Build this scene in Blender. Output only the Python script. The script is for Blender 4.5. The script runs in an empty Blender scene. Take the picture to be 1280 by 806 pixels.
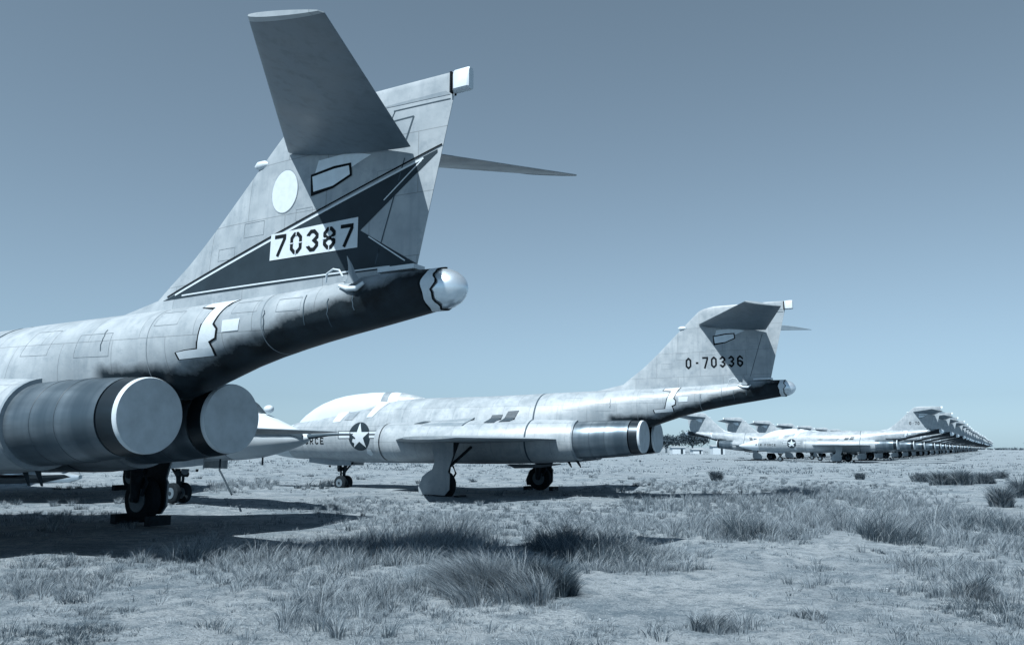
import bpy, bmesh, math, random
import numpy as np
from mathutils import Vector, Matrix, noise
from mathutils.bvhtree import BVHTree
random.seed(7); rng = np.random.default_rng(7)
PI = math.pi
C = bpy.context.scene.collection
scn = bpy.context.scene

# ------------------------------------------------------------------ materials
def tint(g):
    """neutral reflectance g carried slightly to the blue of the place"""
    k = min(1, g / .26)
    r = 0.54 + 0.29 * k; b = 1.42 - 0.29 * k
    return (g * r, g, min(1, g * b), 1)

def newmat(name):
    m = bpy.data.materials.new(name); m.use_nodes = True
    nt = m.node_tree; nt.nodes.clear()
    out = nt.nodes.new('ShaderNodeOutputMaterial'); b = nt.nodes.new('ShaderNodeBsdfPrincipled')
    nt.links.new(b.outputs[0], out.inputs[0])
    return m, nt, b

def N(nt, t, **kw):
    n = nt.nodes.new(t)
    for k, v in kw.items():
        if k.startswith('i_'):
            key = k[2:]; key = int(key) if key.isdigit() else key.replace('_', ' ')
            n.inputs[key].default_value = v
        else: setattr(n, k, v)
    return n

def mix(nt, fac, a, b, mode='MIX'):
    n = nt.nodes.new('ShaderNodeMix'); n.data_type = 'RGBA'; n.blend_type = mode
    for i, v in ((0, fac), (6, a), (7, b)):
        if hasattr(v, 'links') or isinstance(v, bpy.types.NodeSocket): nt.links.new(v, n.inputs[i])
        else: n.inputs[i].default_value = v
    return n.outputs[2]

def ramp(nt, fac, p0, p1, c0=(0, 0, 0, 1), c1=(1, 1, 1, 1)):
    r = nt.nodes.new('ShaderNodeValToRGB'); nt.links.new(fac, r.inputs[0])
    e = r.color_ramp.elements; e[0].position = p0; e[1].position = p1; e[0].color = c0; e[1].color = c1
    return r.outputs[0]

def scaled(nt, s, src='Object'):
    tc = nt.nodes.new('ShaderNodeTexCoord'); mp = nt.nodes.new('ShaderNodeMapping')
    nt.links.new(tc.outputs[src], mp.inputs[0]); mp.inputs['Scale'].default_value = s
    return mp.outputs[0]

def simple(name, g, rough=.6, metal=0, var=.12, scale=6, bump=0):
    m, nt, b = newmat(name)
    co = scaled(nt, (scale, scale, scale))
    nz = N(nt, 'ShaderNodeTexNoise', i_Scale=1.0, i_Detail=6.0, i_Roughness=.6); nt.links.new(co, nz.inputs['Vector'])
    f = ramp(nt, nz.outputs[0], .3, .7)
    c = mix(nt, f, tint(g * (1 - var)), tint(g * (1 + var)))
    nt.links.new(c, b.inputs['Base Color']); b.inputs['Roughness'].default_value = rough
    b.inputs['Metallic'].default_value = metal
    if g < .07 and not metal: b.inputs['Specular IOR Level'].default_value = .12
    if bump:
        bp = N(nt, 'ShaderNodeBump', i_Strength=bump, i_Distance=.02); nt.links.new(nz.outputs[0], bp.inputs['Height']); nt.links.new(bp.outputs[0], b.inputs['Normal'])
    return m

def paint(name, g, lines=True, rough=.42, metal=.0, streak=.2, psize=(0.9, .55), soot_shade=False):
    """weathered aircraft paint: streaks running down, faint panel joints"""
    m, nt, b = newmat(name)
    co = scaled(nt, (1.2, 1.2, 1.2)); n1 = N(nt, 'ShaderNodeTexNoise', i_Scale=1.6, i_Detail=8.0, i_Roughness=.62); nt.links.new(co, n1.inputs['Vector'])
    co2 = scaled(nt, (9, 9, .9)); n2 = N(nt, 'ShaderNodeTexNoise', i_Scale=1.0, i_Detail=5.0); nt.links.new(co2, n2.inputs['Vector'])
    c = mix(nt, ramp(nt, n1.outputs[0], .32, .68), tint(g * .76), tint(g * 1.12))
    n3 = N(nt, 'ShaderNodeTexNoise', i_Scale=5.0, i_Detail=9.0, i_Roughness=.7); nt.links.new(co, n3.inputs['Vector'])
    c = mix(nt, ramp(nt, n3.outputs[0], .54, .68, (0, 0, 0, 1), (.55,) * 3 + (1,)), c, tint(g * .62))
    c = mix(nt, ramp(nt, n2.outputs[0], .5, .72, (0, 0, 0, 1), (streak * 2.2,) * 3 + (1,)), c, tint(g * .62))
    b.inputs['Roughness'].default_value = rough; b.inputs['Metallic'].default_value = metal
    if lines:
        tc = nt.nodes.new('ShaderNodeTexCoord'); sp = nt.nodes.new('ShaderNodeSeparateXYZ'); nt.links.new(tc.outputs['Object'], sp.inputs[0])
        cb = nt.nodes.new('ShaderNodeCombineXYZ'); nt.links.new(sp.outputs[0], cb.inputs[0]); nt.links.new(sp.outputs[2], cb.inputs[1])
        br = N(nt, 'ShaderNodeTexBrick', i_Scale=1.0); nt.links.new(cb.outputs[0], br.inputs[0])
        br.inputs['Mortar Size'].default_value = .006; br.inputs['Brick Width'].default_value = psize[0]; br.inputs['Row Height'].default_value = psize[1]
        br.inputs['Mortar Smooth'].default_value = .3
        br.inputs['Color1'].default_value = (1, 1, 1, 1); br.inputs['Color2'].default_value = (.93, .93, .93, 1); br.inputs['Mortar'].default_value = (.5, .5, .5, 1)
        c = mix(nt, .75, c, br.outputs[0], 'MULTIPLY')
    nt.links.new(c, b.inputs['Base Color'])
    bp = N(nt, 'ShaderNodeBump', i_Strength=.12, i_Distance=.02); nt.links.new(n1.outputs[0], bp.inputs['Height']); nt.links.new(bp.outputs[0], b.inputs['Normal'])
    r = ramp(nt, n1.outputs[0], .3, .75, (rough * .8,) * 3 + (1,), (rough * 1.35,) * 3 + (1,)); nt.links.new(r, b.inputs['Roughness'])
    if soot_shade:
        # heat-stained boom skin plus painted underside shade, soft edge along the sun terminator
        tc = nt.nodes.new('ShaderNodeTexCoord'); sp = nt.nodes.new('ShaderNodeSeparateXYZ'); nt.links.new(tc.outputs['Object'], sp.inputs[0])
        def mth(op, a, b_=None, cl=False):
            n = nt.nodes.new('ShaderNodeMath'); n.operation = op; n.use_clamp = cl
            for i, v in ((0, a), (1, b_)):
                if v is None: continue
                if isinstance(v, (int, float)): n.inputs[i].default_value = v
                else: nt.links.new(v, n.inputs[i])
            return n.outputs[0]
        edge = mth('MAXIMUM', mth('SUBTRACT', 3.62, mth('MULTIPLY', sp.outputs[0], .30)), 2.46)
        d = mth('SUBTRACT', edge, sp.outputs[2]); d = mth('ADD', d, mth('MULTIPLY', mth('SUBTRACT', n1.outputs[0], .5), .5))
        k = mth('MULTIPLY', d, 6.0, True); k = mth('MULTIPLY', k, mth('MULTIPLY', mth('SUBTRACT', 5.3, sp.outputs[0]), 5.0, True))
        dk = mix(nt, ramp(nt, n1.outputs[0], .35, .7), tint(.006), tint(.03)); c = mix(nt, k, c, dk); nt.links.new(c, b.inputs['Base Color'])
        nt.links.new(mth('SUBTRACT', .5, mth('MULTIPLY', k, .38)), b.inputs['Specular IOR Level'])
    return m

def banded_metal(name, g, u_scale=3.0, metal=.6):
    m, nt, b = newmat(name)
    co = scaled(nt, (u_scale, .35, .35)); nz = N(nt, 'ShaderNodeTexNoise', i_Scale=1.0, i_Detail=3.0); nt.links.new(co, nz.inputs['Vector'])
    co2 = scaled(nt, (.8, 7, 7)); n2 = N(nt, 'ShaderNodeTexNoise', i_Scale=1.0, i_Detail=6.0); nt.links.new(co2, n2.inputs['Vector'])
    c = mix(nt, ramp(nt, nz.outputs[0], .38, .62), tint(g * .62), tint(g * 1.25))
    c = mix(nt, ramp(nt, n2.outputs[0], .35, .7, (0, 0, 0, 1), (.6, .6, .6, 1)), c, tint(g * .5))
    nt.links.new(c, b.inputs['Base Color']); b.inputs['Metallic'].default_value = metal; b.inputs['Roughness'].default_value = .36
    bp = N(nt, 'ShaderNodeBump', i_Strength=.15, i_Distance=.01); nt.links.new(n2.outputs[0], bp.inputs['Height']); nt.links.new(bp.outputs[0], b.inputs['Normal'])
    return m

M = {}
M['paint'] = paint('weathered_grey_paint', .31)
M['fus'] = paint('fuselage_paint_heat_stain_and_shade', .31, soot_shade=True)
M['finpaint'] = paint('fin_grey_paint', .30, psize=(1.3, .7))
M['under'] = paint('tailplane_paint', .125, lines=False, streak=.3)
M['wing'] = paint('wing_paint', .25, psize=(1.0, 4))
M['white'] = simple('white_spray_film', .47, .5, var=.05, scale=3)
M['tape'] = simple('white_sealing_tape', .48, .45, var=.06, scale=14)
M['black'] = simple('black_sealant', .008, .9, var=.3)
M['letter'] = simple('black_lettering', .008, .9, var=.2)
M['stripe'] = simple('dark_blue_paint', .028, .5, var=.15, scale=4)
M['insig'] = simple('insignia_blue', .03, .5, var=.2)
M['cover'] = simple('exhaust_cover_paper', .40, .8, var=.14, scale=5, bump=.6)
M['patch'] = simple('pale_patch_film', .62, .6, var=.08, scale=9)
M['outline'] = simple('panel_outline_grey', .21, .6)
M['rim'] = simple('cover_rim_tape', .5, .45, var=.04)
M['metal'] = banded_metal('heat_stained_barrel_metal', .145, metal=.6)
M['metal_dark'] = banded_metal('dark_titanium', .035, 1.2)
M['skin'] = paint('sooty_tail_boom_metal', .10, psize=(.7, .4), metal=.55, rough=.4, streak=.45)
M['shiny'] = simple('polished_cap', .7, .28, .75, var=.08)
M['tyre'] = simple('tyre_rubber', .012, .85, var=.3, scale=20)
M['hub'] = simple('wheel_hub', .10, .6, .0, var=.2, scale=12)
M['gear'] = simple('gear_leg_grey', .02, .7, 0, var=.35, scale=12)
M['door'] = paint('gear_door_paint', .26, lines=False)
M['louvre'] = simple('louvre_dark', .05, .5, .2, var=.3, scale=20)
M['glass'] = simple('greyed_canopy_glass', .36, .25, var=.1)
M['hose'] = simple('hose_rubber', .03, .7)
M['seam'] = simple('seam_tape_dark', .06, .6)
M['panelshade'] = paint('grey_access_panel', .22, lines=False)

# ------------------------------------------------------------------ helpers
def pchip(tab):
    xs = [t[0] for t in tab]; ys = np.array([t[1:] for t in tab], float)
    if xs[0] > xs[-1]: xs = xs[::-1]; ys = ys[::-1]
    xs = np.array(xs, float); h = np.diff(xs)[:, None]; d = np.diff(ys, axis=0) / h
    m = np.zeros_like(ys); m[0] = d[0]; m[-1] = d[-1]
    for i in range(1, len(xs) - 1):
        a, b = d[i - 1], d[i]; s = (a * b > 0)
        m[i] = np.where(s, 2 * a * b / np.where(s, a + b, 1), 0)
    def f(x):
        x = min(max(x, xs[0]), xs[-1]); i = min(int(np.searchsorted(xs, x, 'right') - 1), len(xs) - 2); i = max(i, 0)
        t = (x - xs[i]) / (xs[i + 1] - xs[i]); H = xs[i + 1] - xs[i]
        return (ys[i] * (2 * t**3 - 3 * t * t + 1) + m[i] * H * (t**3 - 2 * t * t + t) + ys[i + 1] * (3 * t * t - 2 * t**3) + m[i + 1] * H * (t**3 - t * t))
    return f

def mk(name, verts, faces, mat, parent=None, smooth=40, label=None, mats=None, midx=None):
    me = bpy.data.meshes.new(name); me.from_pydata([tuple(v) for v in verts], [], faces)
    for mm in (mats or [mat]): me.materials.append(mm)
    if midx is not None: me.polygons.foreach_set('material_index', midx)
    bm = bmesh.new(); bm.from_mesh(me); bmesh.ops.recalc_face_normals(bm, faces=bm.faces); bm.to_mesh(me); bm.free()
    if smooth:
        me.polygons.foreach_set('use_smooth', [True] * len(me.polygons)); me.set_sharp_from_angle(angle=math.radians(smooth))
    me.update()
    o = bpy.data.objects.new(name, me); C.objects.link(o)
    if parent is not None: o.parent = parent
    if label: o['label'] = label
    return o

def loft(rings, cap0=True, cap1=True):
    n = len(rings[0]); V = [p for r in rings for p in r]; F = []
    for i in range(len(rings) - 1):
        for j in range(n):
            k = (j + 1) % n; F.append((i * n + j, i * n + k, (i + 1) * n + k, (i + 1) * n + j))
    if cap0: F.append(tuple(range(n)))
    if cap1: F.append(tuple((len(rings) - 1) * n + j for j in range(n)))
    return V, F

def merge(*vf):
    V, F = [], []
    for v, f in vf:
        o = len(V); V += list(v); F += [tuple(i + o for i in q) for q in f]
    return V, F

def box(x0, x1, y0, y1, z0, z1):
    V = [(x, y, z) for x in (x0, x1) for y in (y0, y1) for z in (z0, z1)]
    return V, [(0, 1, 3, 2), (4, 6, 7, 5), (0, 4, 5, 1), (2, 3, 7, 6), (0, 2, 6, 4), (1, 5, 7, 3)]

def tube(path, rad, n=10, cap=True):
    rings = []; P = [Vector(p) for p in path]
    rs = rad if isinstance(rad, (list, tuple)) else [rad] * len(P)
    for i, p in enumerate(P):
        t = (P[min(i + 1, len(P) - 1)] - P[max(i - 1, 0)]).normalized()
        a = t.cross(Vector((0, .3, 1)) if abs(t.z) < .9 else Vector((1, 0, 0))).normalized(); b = t.cross(a)
        rings.append([tuple(p + rs[i] * (math.cos(2 * PI * k / n) * a + math.sin(2 * PI * k / n) * b)) for k in range(n)])
    return loft(rings, cap, cap)

def lathe_y(cx, cy, cz, prof, n=28):
    """profile (offset along y, radius) spun about the y axis"""
    rings = [[(cx + r * math.cos(2 * PI * k / n), cy + dy, cz + r * math.sin(2 * PI * k / n)) for k in range(n)] for dy, r in prof]
    return loft(rings)
def lathe_x(cx, cy, cz, prof, n=48):
    rings = [[(cx + dx, cy + r * math.cos(2 * PI * k / n), cz + r * math.sin(2 * PI * k / n)) for k in range(n)] for dx, r in prof]
    return loft(rings)

def spow(v, e): return math.copysign(abs(v) ** e, v)
def tag(o, label, cat, group=None, kind=None):
    if label: o['label'] = label
    if cat: o['category'] = cat
    if group: o['group'] = group
    if kind: o['kind'] = kind
    return o
def bvh(*objs):
    V, F = [], []
    for o in objs:
        k = len(V); V += [v.co.copy() for v in o.data.vertices]; F += [tuple(i + k for i in p.vertices) for p in o.data.polygons]
    return BVHTree.FromPolygons(V, F)

def decal(name, polys, mat, parent, tree, side=1, off=.004, step=.08, label=None, mats=None, pm=None):
    """flat outlines in (u, z) laid on a skin as a thin film that follows it"""
    bm = bmesh.new()
    for q, poly in enumerate(polys):
        f = bm.faces.new([bm.verts.new((u, 0, z)) for u, z in poly])
        if pm: f.material_index = pm[q]
    us = [p[0] for q in polys for p in q]; zs = [p[1] for q in polys for p in q]
    for ax, lo, hi in ((0, min(us), max(us)), (2, min(zs), max(zs))):
        k = 1
        while lo + k * step < hi:
            co = [0, 0, 0]; co[ax] = lo + k * step; no = [0, 0, 0]; no[ax] = 1
            bmesh.ops.bisect_plane(bm, geom=bm.verts[:] + bm.edges[:] + bm.faces[:], plane_co=co, plane_no=no, dist=1e-5); k += 1
    bmesh.ops.remove_doubles(bm, verts=bm.verts, dist=.0008)
    bmesh.ops.triangulate(bm, faces=[f for f in bm.faces if len(f.verts) > 4])
    dead = []
    for v in bm.verts:
        h, nrm, i, d = tree.ray_cast(Vector((v.co.x, side * 6, v.co.z)), Vector((0, -side, 0)))
        if h is None: dead.append(v); continue
        if nrm.y * side < 0: nrm = -nrm
        v.co = h + nrm * off
    bmesh.ops.delete(bm, geom=dead, context='VERTS')
    for f in bm.faces:
        f.normal_update()
        if f.normal.y * side < 0: f.normal_flip()
        f.smooth = True
    me = bpy.data.meshes.new(name); bm.to_mesh(me); bm.free()
    for mm in (mats or [mat]): me.materials.append(mm)
    o = bpy.data.objects.new(name, me); C.objects.link(o); o.parent = parent
    if label: o['label'] = label
    return o

def ribbon(pts, t, closed=False):
    """outline of a stroked line with mitred corners, as convex quads"""
    P = [Vector(p) for p in pts]; n = len(P); L, R = [], []
    for i in range(n):
        a = P[i - 1] if (i > 0 or closed) else None; b = P[(i + 1) % n] if (i < n - 1 or closed) else None
        d1 = (P[i] - a).normalized() if a is not None else (b - P[i]).normalized()
        d2 = (b - P[i]).normalized() if b is not None else d1
        n1 = Vector((-d1.y, d1.x)); n2 = Vector((-d2.y, d2.x)); m = (n1 + n2).normalized(); k = t / 2 / max(.5, m.dot(n1))
        L.append(P[i] + m * k); R.append(P[i] - m * k)
    return [[L[i], R[i], R[(i + 1) % n], L[(i + 1) % n]] for i in range(n if closed else n - 1)]

def glyph(ch, w=.56, t=.15):
    h = t / 2; a, b, lo, hi = h, w - h, h, 1 - h; c = .17; m = .5
    if ch in '0O': S = [([(a + c, lo), (b - c, lo), (b, lo + c), (b, hi - c), (b - c, hi), (a + c, hi), (a, hi - c), (a, lo + c)], True)]
    elif ch == '8':
        S = [([(a + c, m), (b - c, m), (b, m + c * .8), (b, hi - c), (b - c, hi), (a + c, hi), (a, hi - c), (a, m + c * .8)], True),
             ([(a + c, m), (b - c, m), (b, m - c * .8), (b, lo + c), (b - c, lo), (a + c, lo), (a, lo + c), (a, m - c * .8)], True)]
    elif ch == '7': S = [([(a - h, hi), (b, hi), (b, hi - .12), (a + .12, 0)], False)]
    elif ch == '3': S = [([(a, .74), (a, hi - c), (a + c, hi), (b - c, hi), (b, hi - c), (b, m + c * .8), (b - c, m), (b, m - c * .8), (b, lo + c), (b - c, lo), (a + c, lo), (a, lo + c), (a, .26)], False)]
    elif ch == '6': S = [([(b, .76), (b, hi - c), (b - c, hi), (a + c, hi), (a, hi - c), (a, lo + c), (a + c, lo), (b - c, lo), (b, lo + c), (b, m - c * .5), (b - c, m + .03), (a + c * .4, m + .03)], False)]
    elif ch == '-': S = [([(.17, m), (.40, m)], False)]
    elif ch == 'A': S = [([(a, 0), (a, hi - c), (a + c, hi), (b - c, hi), (b, hi - c), (b, 0)], False), ([(a + h, .42), (b - h, .42)], False)]
    elif ch == 'I': S = [([(w / 2, 0), (w / 2, 1)], False)]
    elif ch == 'R': S = [([(a, 0), (a, hi), (b - c, hi), (b, hi - c), (b, m + c * .5), (b - c, m - .02), (a + h, m - .02)], False), ([(w * .5, m - .1), (b, 0)], False)]
    elif ch == 'F': S = [([(a, 0), (a, hi), (w, hi)], False), ([(a + h, m), (w * .82, m)], False)]
    elif ch == 'E': S = [([(w, hi), (a, hi), (a, lo), (w, lo)], False), ([(a + h, m), (w * .85, m)], False)]
    elif ch == 'C': S = [([(b, .74), (b, hi - c), (b - c, hi), (a + c, hi), (a, hi - c), (a, lo + c), (a + c, lo), (b - c, lo), (b, lo + c), (b, .26)], False)]
    else: S = []
    out = []
    for p, cl in S: out += ribbon(p, t, cl)
    return out

def lettering(text, u_start, z0, h, pitch, slant=0, t=.15, w=.56, port=True):
    """port side reads towards the tail (falling u)"""
    out = []; s = -1 if port else 1
    for i, ch in enumerate(text):
        for q in glyph(ch, w, t): out.append([(u_start + s * (i * pitch + p[0] * h + slant * p[1] * h), z0 + p[1] * h) for p in q])
    return out

# ------------------------------------------------------------------ the jet, in its own frame: x forward from the tail cone, y to port, z up
FUS = pchip([  # u, z top, z bottom, half width, z of greatest width
    (.42, 3.32, 2.86, .225, 3.08), (1, 3.33, 2.77, .275, 3.03), (2, 3.26, 2.62, .37, 2.93), (3, 3.22, 2.42, .45, 2.82), (4, 3.2, 2.12, .55, 2.72),
    (5, 3.19, 1.85, .66, 2.6), (6, 3.18, 1.55, .82, 2.4), (7, 3.17, 1.22, 1.02, 2.1), (8, 3.15, 1.02, 1.15, 1.95), (10, 3.13, .97, 1.2, 1.85),
    (12, 3.14, .96, 1.08, 1.85), (13.2, 3.12, .96, .98, 1.88), (14.5, 2.92, .96, .92, 1.9), (16, 2.68, 1.0, .83, 1.82), (17, 2.52, 1.06, .76, 1.76), (17.7, 2.40, 1.08, .68, 1.72)])
def ring(u, n=56, k=1.0, d=0):
    zt, zb, w, zm = FUS(u); r = []
    for i in range(n):
        a = 2 * PI * i / n; e = 2 / 2.15
        y = (w * k + d) * spow(math.cos(a), e); s = spow(math.sin(a), e)
        r.append((u, y, zm + ((zt - zm) * k + d) * s if s >= 0 else zm + ((zm - zb) * k + d) * s))
    return r
NAC = pchip([(6.12, .74, 1.70, .60, .59), (6.9, .82, 1.68, .68, .65), (8, .95, 1.67, .80, .67), (9.5, 1.02, 1.66, .86, .68), (11.5, 1.1, 1.66, .78, .66), (12.7, 1.14, 1.66, .64, .62)])
FINLE = [(3.25, 5.35), (3.30, 5.05), (3.5, 4.78), (3.78, 4.38), (4.13, 3.96), (4.95, 3.09), (5.21, 2.81), (5.38, 2.62), (5.46, 2.46), (5.50, 2.2), (5.505, 2.1)]
def fin_le(z):
    for (z0, u0), (z1, u1) in zip(FINLE, FINLE[1:]):
        if z <= z1: return u0 + (u1 - u0) * (z - z0) / (z1 - z0)
    return FINLE[-1][1]
def fin_te(z): return .66 - (z - 3.35) * .245
def aero(x, t):  # half thickness along chord 0..1
    return t * (1.6 * math.sqrt(max(x, 0)) * (1 - x) ** .85 * 1.15) if x < 1 else 0

def wingform(le0, le1, te0, te1, t0, t1, ny=8, nx=14):
    """tapered surface between root and tip sections given as points (u, v, z)"""
    rings = []
    for j in range(ny + 1):
        k = j / ny
        L = Vector(le0).lerp(Vector(le1), k); T = Vector(te0).lerp(Vector(te1), k); t = t0 + (t1 - t0) * k
        xs = [.5 * (1 - math.cos(PI * i / nx)) for i in range(nx + 1)]
        up = [L.lerp(T, x) + Vector((0, 0, aero(x, t) + .004)) for x in xs]; dn = [L.lerp(T, x) - Vector((0, 0, aero(x, t) + .004)) for x in xs]
        rings.append([tuple(p) for p in up + dn[::-1]])
    return loft(rings)

def wheel(name, x, y, z, r, w, parent):
    p = [(-w / 2, r * .55), (-w / 2, r * .86), (-w * .36, r * .97), (0, r), (w * .36, r * .97), (w / 2, r * .86), (w / 2, r * .55)]
    o = mk(name, *lathe_y(x, y, z, p), M['tyre'], parent)
    q = [(-w / 2 - .012, r * .30), (-w / 2 - .012, r * .54), (w / 2 + .012, r * .54), (w / 2 + .012, r * .30)]
    h = mk('hub', *lathe_y(x, y, z, q), M['hub'], o)
    mk('hub_cap', *lathe_y(x, y, z, [(-w / 2 - .03, r * .16), (w / 2 + .03, r * .16)]), M['gear'], o)
    return o

def make_jet(kind):
    root = bpy.data.objects.new('jet_fighter', None); C.objects.link(root); root.empty_display_size = 1
    us = [.42, .6, .8, 1, 1.3, 1.6, 2, 2.4, 2.8, 3.2, 3.6, 4, 4.4, 4.8, 5.2, 5.6, 6, 6.4, 6.8, 7.2, 7.6, 8, 8.6, 9.2, 10, 11, 12, 12.6, 13.2, 13.8, 14.4, 15, 15.5, 16, 16.5, 17, 17.7]
    V, F = loft([ring(u) for u in us])
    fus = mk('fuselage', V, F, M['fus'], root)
    # seam ring
    mk('panel_seam', *loft([ring(7.46, k=1, d=.004), ring(7.51, k=1, d=.004)], False, False), M['seam'], fus)
    for u_, d_ in ((2.55, .0035), (4.35, .0035), (12.4, .0035), (16.9, .0035)):
        mk('panel_seam', *loft([ring(u_, k=1, d=d_), ring(u_ + .012, k=1, d=d_)], False, False), M['panelshade'], fus)
    # canopy hump under sprayed film
    CAN = pchip([(12.15, 3.15, .18), (12.7, 3.27, .40), (13.3, 3.38, .50), (14.3, 3.40, .55), (15.2, 3.35, .55), (15.8, 3.27, .53), (16.5, 3.08, .50), (17, 2.86, .45), (17.4, 2.62, .38), (17.68, 2.42, .25)])
    def cring(u, n=24, d=0):
        zt, w = CAN(u); zb = FUS(u)[3] + .25 * (FUS(u)[0] - FUS(u)[3]); r = []
        for i in range(n + 1):
            a = PI * i / n; r.append((u, (w + d) * spow(math.cos(a), .8) * (1.0), zb + (zt + d - zb) * abs(math.sin(a)) ** .8))
        return r
    cu = [12.15, 12.5, 12.9, 13.3, 13.8, 14.3, 15, 15.5, 16, 16.5, 16.9, 17.3, 17.55, 17.68]
    can = mk('canopy', *loft([cring(u) for u in cu]), M['white'], root)
    for a, b, mm in ((13.45, 13.72, 'panelshade'), (12.2, 13.05, 'paint')):
        mk('canopy_panel', *loft([cring(a + (b - a) * i / 5, d=.006) for i in range(6)], False, False), M[mm], can)
    # radome
    RAD = pchip([(17.7, 2.40, 1.08, .68, 1.72), (18.4, 2.19, 1.14, .57, 1.68), (19.0, 1.98, 1.26, .41, 1.64), (19.5, 1.82, 1.38, .25, 1.61), (19.85, 1.70, 1.50, .11, 1.60), (19.95, 1.64, 1.57, .035, 1.605)])
    def rring(u, n=40, d=0):
        zt, zb, w, zm = RAD(u); r = []
        for i in range(n):
            a = 2 * PI * i / n; s = math.sin(a); r.append((u, (w + d) * math.cos(a), zm + (zt + d - zm) * s if s > 0 else zm + (zm + d - zb) * s))
        return r
    rad = mk('radome', *loft([rring(u) for u in (17.705, 18, 18.4, 18.8, 19.2, 19.5, 19.7, 19.85, 19.92, 19.95)]), M['white'], root, label='white covered radome')
    if kind == 'nose':
        # dark band along the flank of the radome, carried on by the boom
        for s in (1, -1):
            b = []
            for u in (17.75, 18.3, 18.9, 19.3, 19.6, 19.85):
                zt, zb, w, zm = RAD(u); zc = 1.72 - .0 * (u - 18); zz = min(zc, zt - .06)
                y0 = w + .012
                b.append([(u, s * (y0 * .985), zz + .045), (u, s * (y0 + .03), zz + .045), (u, s * (y0 + .03), zz - .045), (u, s * (y0 * .985), zz - .045)])
            mk('probe_rail', *loft(b), M['seam'], rad)
    mk('pitot_boom', *tube([(19.85, 0, 1.62), (20.2, 0, 1.65), (20.5, 0, 1.67), (20.9, 0, 1.68), (21.2, 0, 1.685)], [.06, .045, .03, .02, .012]), M['seam'], root)
    if kind == 'nose':
        mk('windshield', *loft([[(u, w * y, z0 + (z - z0) * k) for y, k in ((1, 0), (.85, .6), (.5, .92), (0, 1), (-.5, .92), (-.85, .6), (-1, 0))] for u, w, z0, z in ((18.45, .12, 2.1, 2.2), (18.1, .34, 2.1, 2.42), (17.75, .44, 2.1, 2.60), (17.4, .48, 2.2, 2.80))]), M['louvre'], can)
        mk('sensor_ball', *lathe_x(18.62, 0, 2.27, [(-.13, .04), (-.10, .07), (-.04, .09), (.03, .092), (.09, .07), (.12, .03)], 20), M['white'], root)
    # fin
    zs = [3.05, 3.2, 3.35, 3.5, 3.65, 3.78, 4, 4.2, 4.4, 4.6, 4.8, 4.96, 5.1, 5.25, 5.38, 5.44, 5.48, 5.505]
    rings = []
    for z in zs:
        L, T = fin_le(max(z, 3.25)) if z < 5.49 else 2.2, fin_te(z); t = .20 - .055 * (z - 3.1); 
        if z > 5.42: t *= .72 if z < 5.5 else .3
        if z < 3.5: L = 5.35 + (3.3 - z) * 4 if z < 3.3 else L
        xs = [.5 * (1 - math.cos(PI * i / 22)) for i in range(23)]
        up = [(L + (T - L) * x, aero(x, t) * .72 + .004, z) for x in xs]; dn = [(L + (T - L) * x, -aero(x, t) * .72 - .004, z) for x in xs]
        rings.append(up + dn[::-1])
    fin = mk('fin', *loft(rings), M['finpaint'], root, smooth=50)
    ft = bvh(fin)
    # white tail light block at the fin tip
    L_ = [(.20, .03), (.17, .062), (.0, .062), (-.02, .045)]
    rr = [[(u, w * sy, z) for sy, z in ((1, 5.28), (1, 5.46), (.6, 5.50), (-.6, 5.50), (-1, 5.46), (-1, 5.28), (-.6, 5.26), (.6, 5.26))] for u, w in L_]
    mk('tail_light', *loft(rr), M['tape'], fin)
    mk('light_socket', *box(.205, .225, -.055, .055, 5.25, 5.49), M['black'], fin)
    mk('fin_light', *lathe_x(3.12, 0, 4.93, [(-.12, .03), (-.05, .06), (.05, .06), (.12, .02)], 14), M['tape'], fin)
    for s in (1, -1):
        def ln(a, b, t=.014): return ribbon([a, b], t)[0]
        L = [ln((1.2, 3.45), (.83, 4.62)), ln((1.0, 5.2), (.24, 5.2), .012), ln((1.1, 4.97), (.98, 5.2), .012), ln((1.0, 5.08), (.72, 5.09)), ln((.72, 5.09), (.83, 4.80), .02)]
        decal('rudder_gap', L, M['seam'], fin, ft, s)
        decal('tip_groove', [[(1.5, 5.27), (.3, 5.30), (.24, 5.25), (.9, 5.255)]], M['panelshade'], fin, ft, s)
        for (a, b_, c_, d_) in ((2.42, 2.16, 4.10, 4.24), (3.3, 2.95, 4.0, 4.18), (1.2, .95, 4.35, 4.52), (3.75, 3.45, 3.75, 3.9)):
            decal('access_panel', ribbon([(a, c_), (b_, c_), (b_, d_), (a, d_)], .006, True), M['outline'], fin, ft, s, .003)
        # taped-over opening under the tailplane, edged with black sealant
        decal('fairing_plate', [[(2.16, 4.60), (2.10, 4.80), (1.60, 4.82), (1.30, 4.74), (1.62, 4.62)]], M['patch'], fin, ft, s, .004)
        decal('opening_edge', [[(2.19, 4.37), (2.21, 4.64), (1.85, 4.69), (1.59, 4.69), (1.57, 4.53), (1.85, 4.42)]], M['black'], fin, ft, s, .007)
        decal('tape_patch', [[(2.15, 4.42), (2.18, 4.61), (1.84, 4.655), (1.62, 4.66), (1.60, 4.55), (1.85, 4.45)]], M['patch'], fin, ft, s, .010)
    for s in (1, -1):
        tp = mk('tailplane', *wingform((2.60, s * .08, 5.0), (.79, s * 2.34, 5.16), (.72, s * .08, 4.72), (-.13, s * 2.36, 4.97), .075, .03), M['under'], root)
        mk('tip_cap', *wingform((.79, s * 2.345, 5.16), (.74, s * 2.40, 5.165), (-.13, s * 2.365, 4.97), (-.10, s * 2.41, 4.975), .036, .028, 2), M['paint'], tp)
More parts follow.
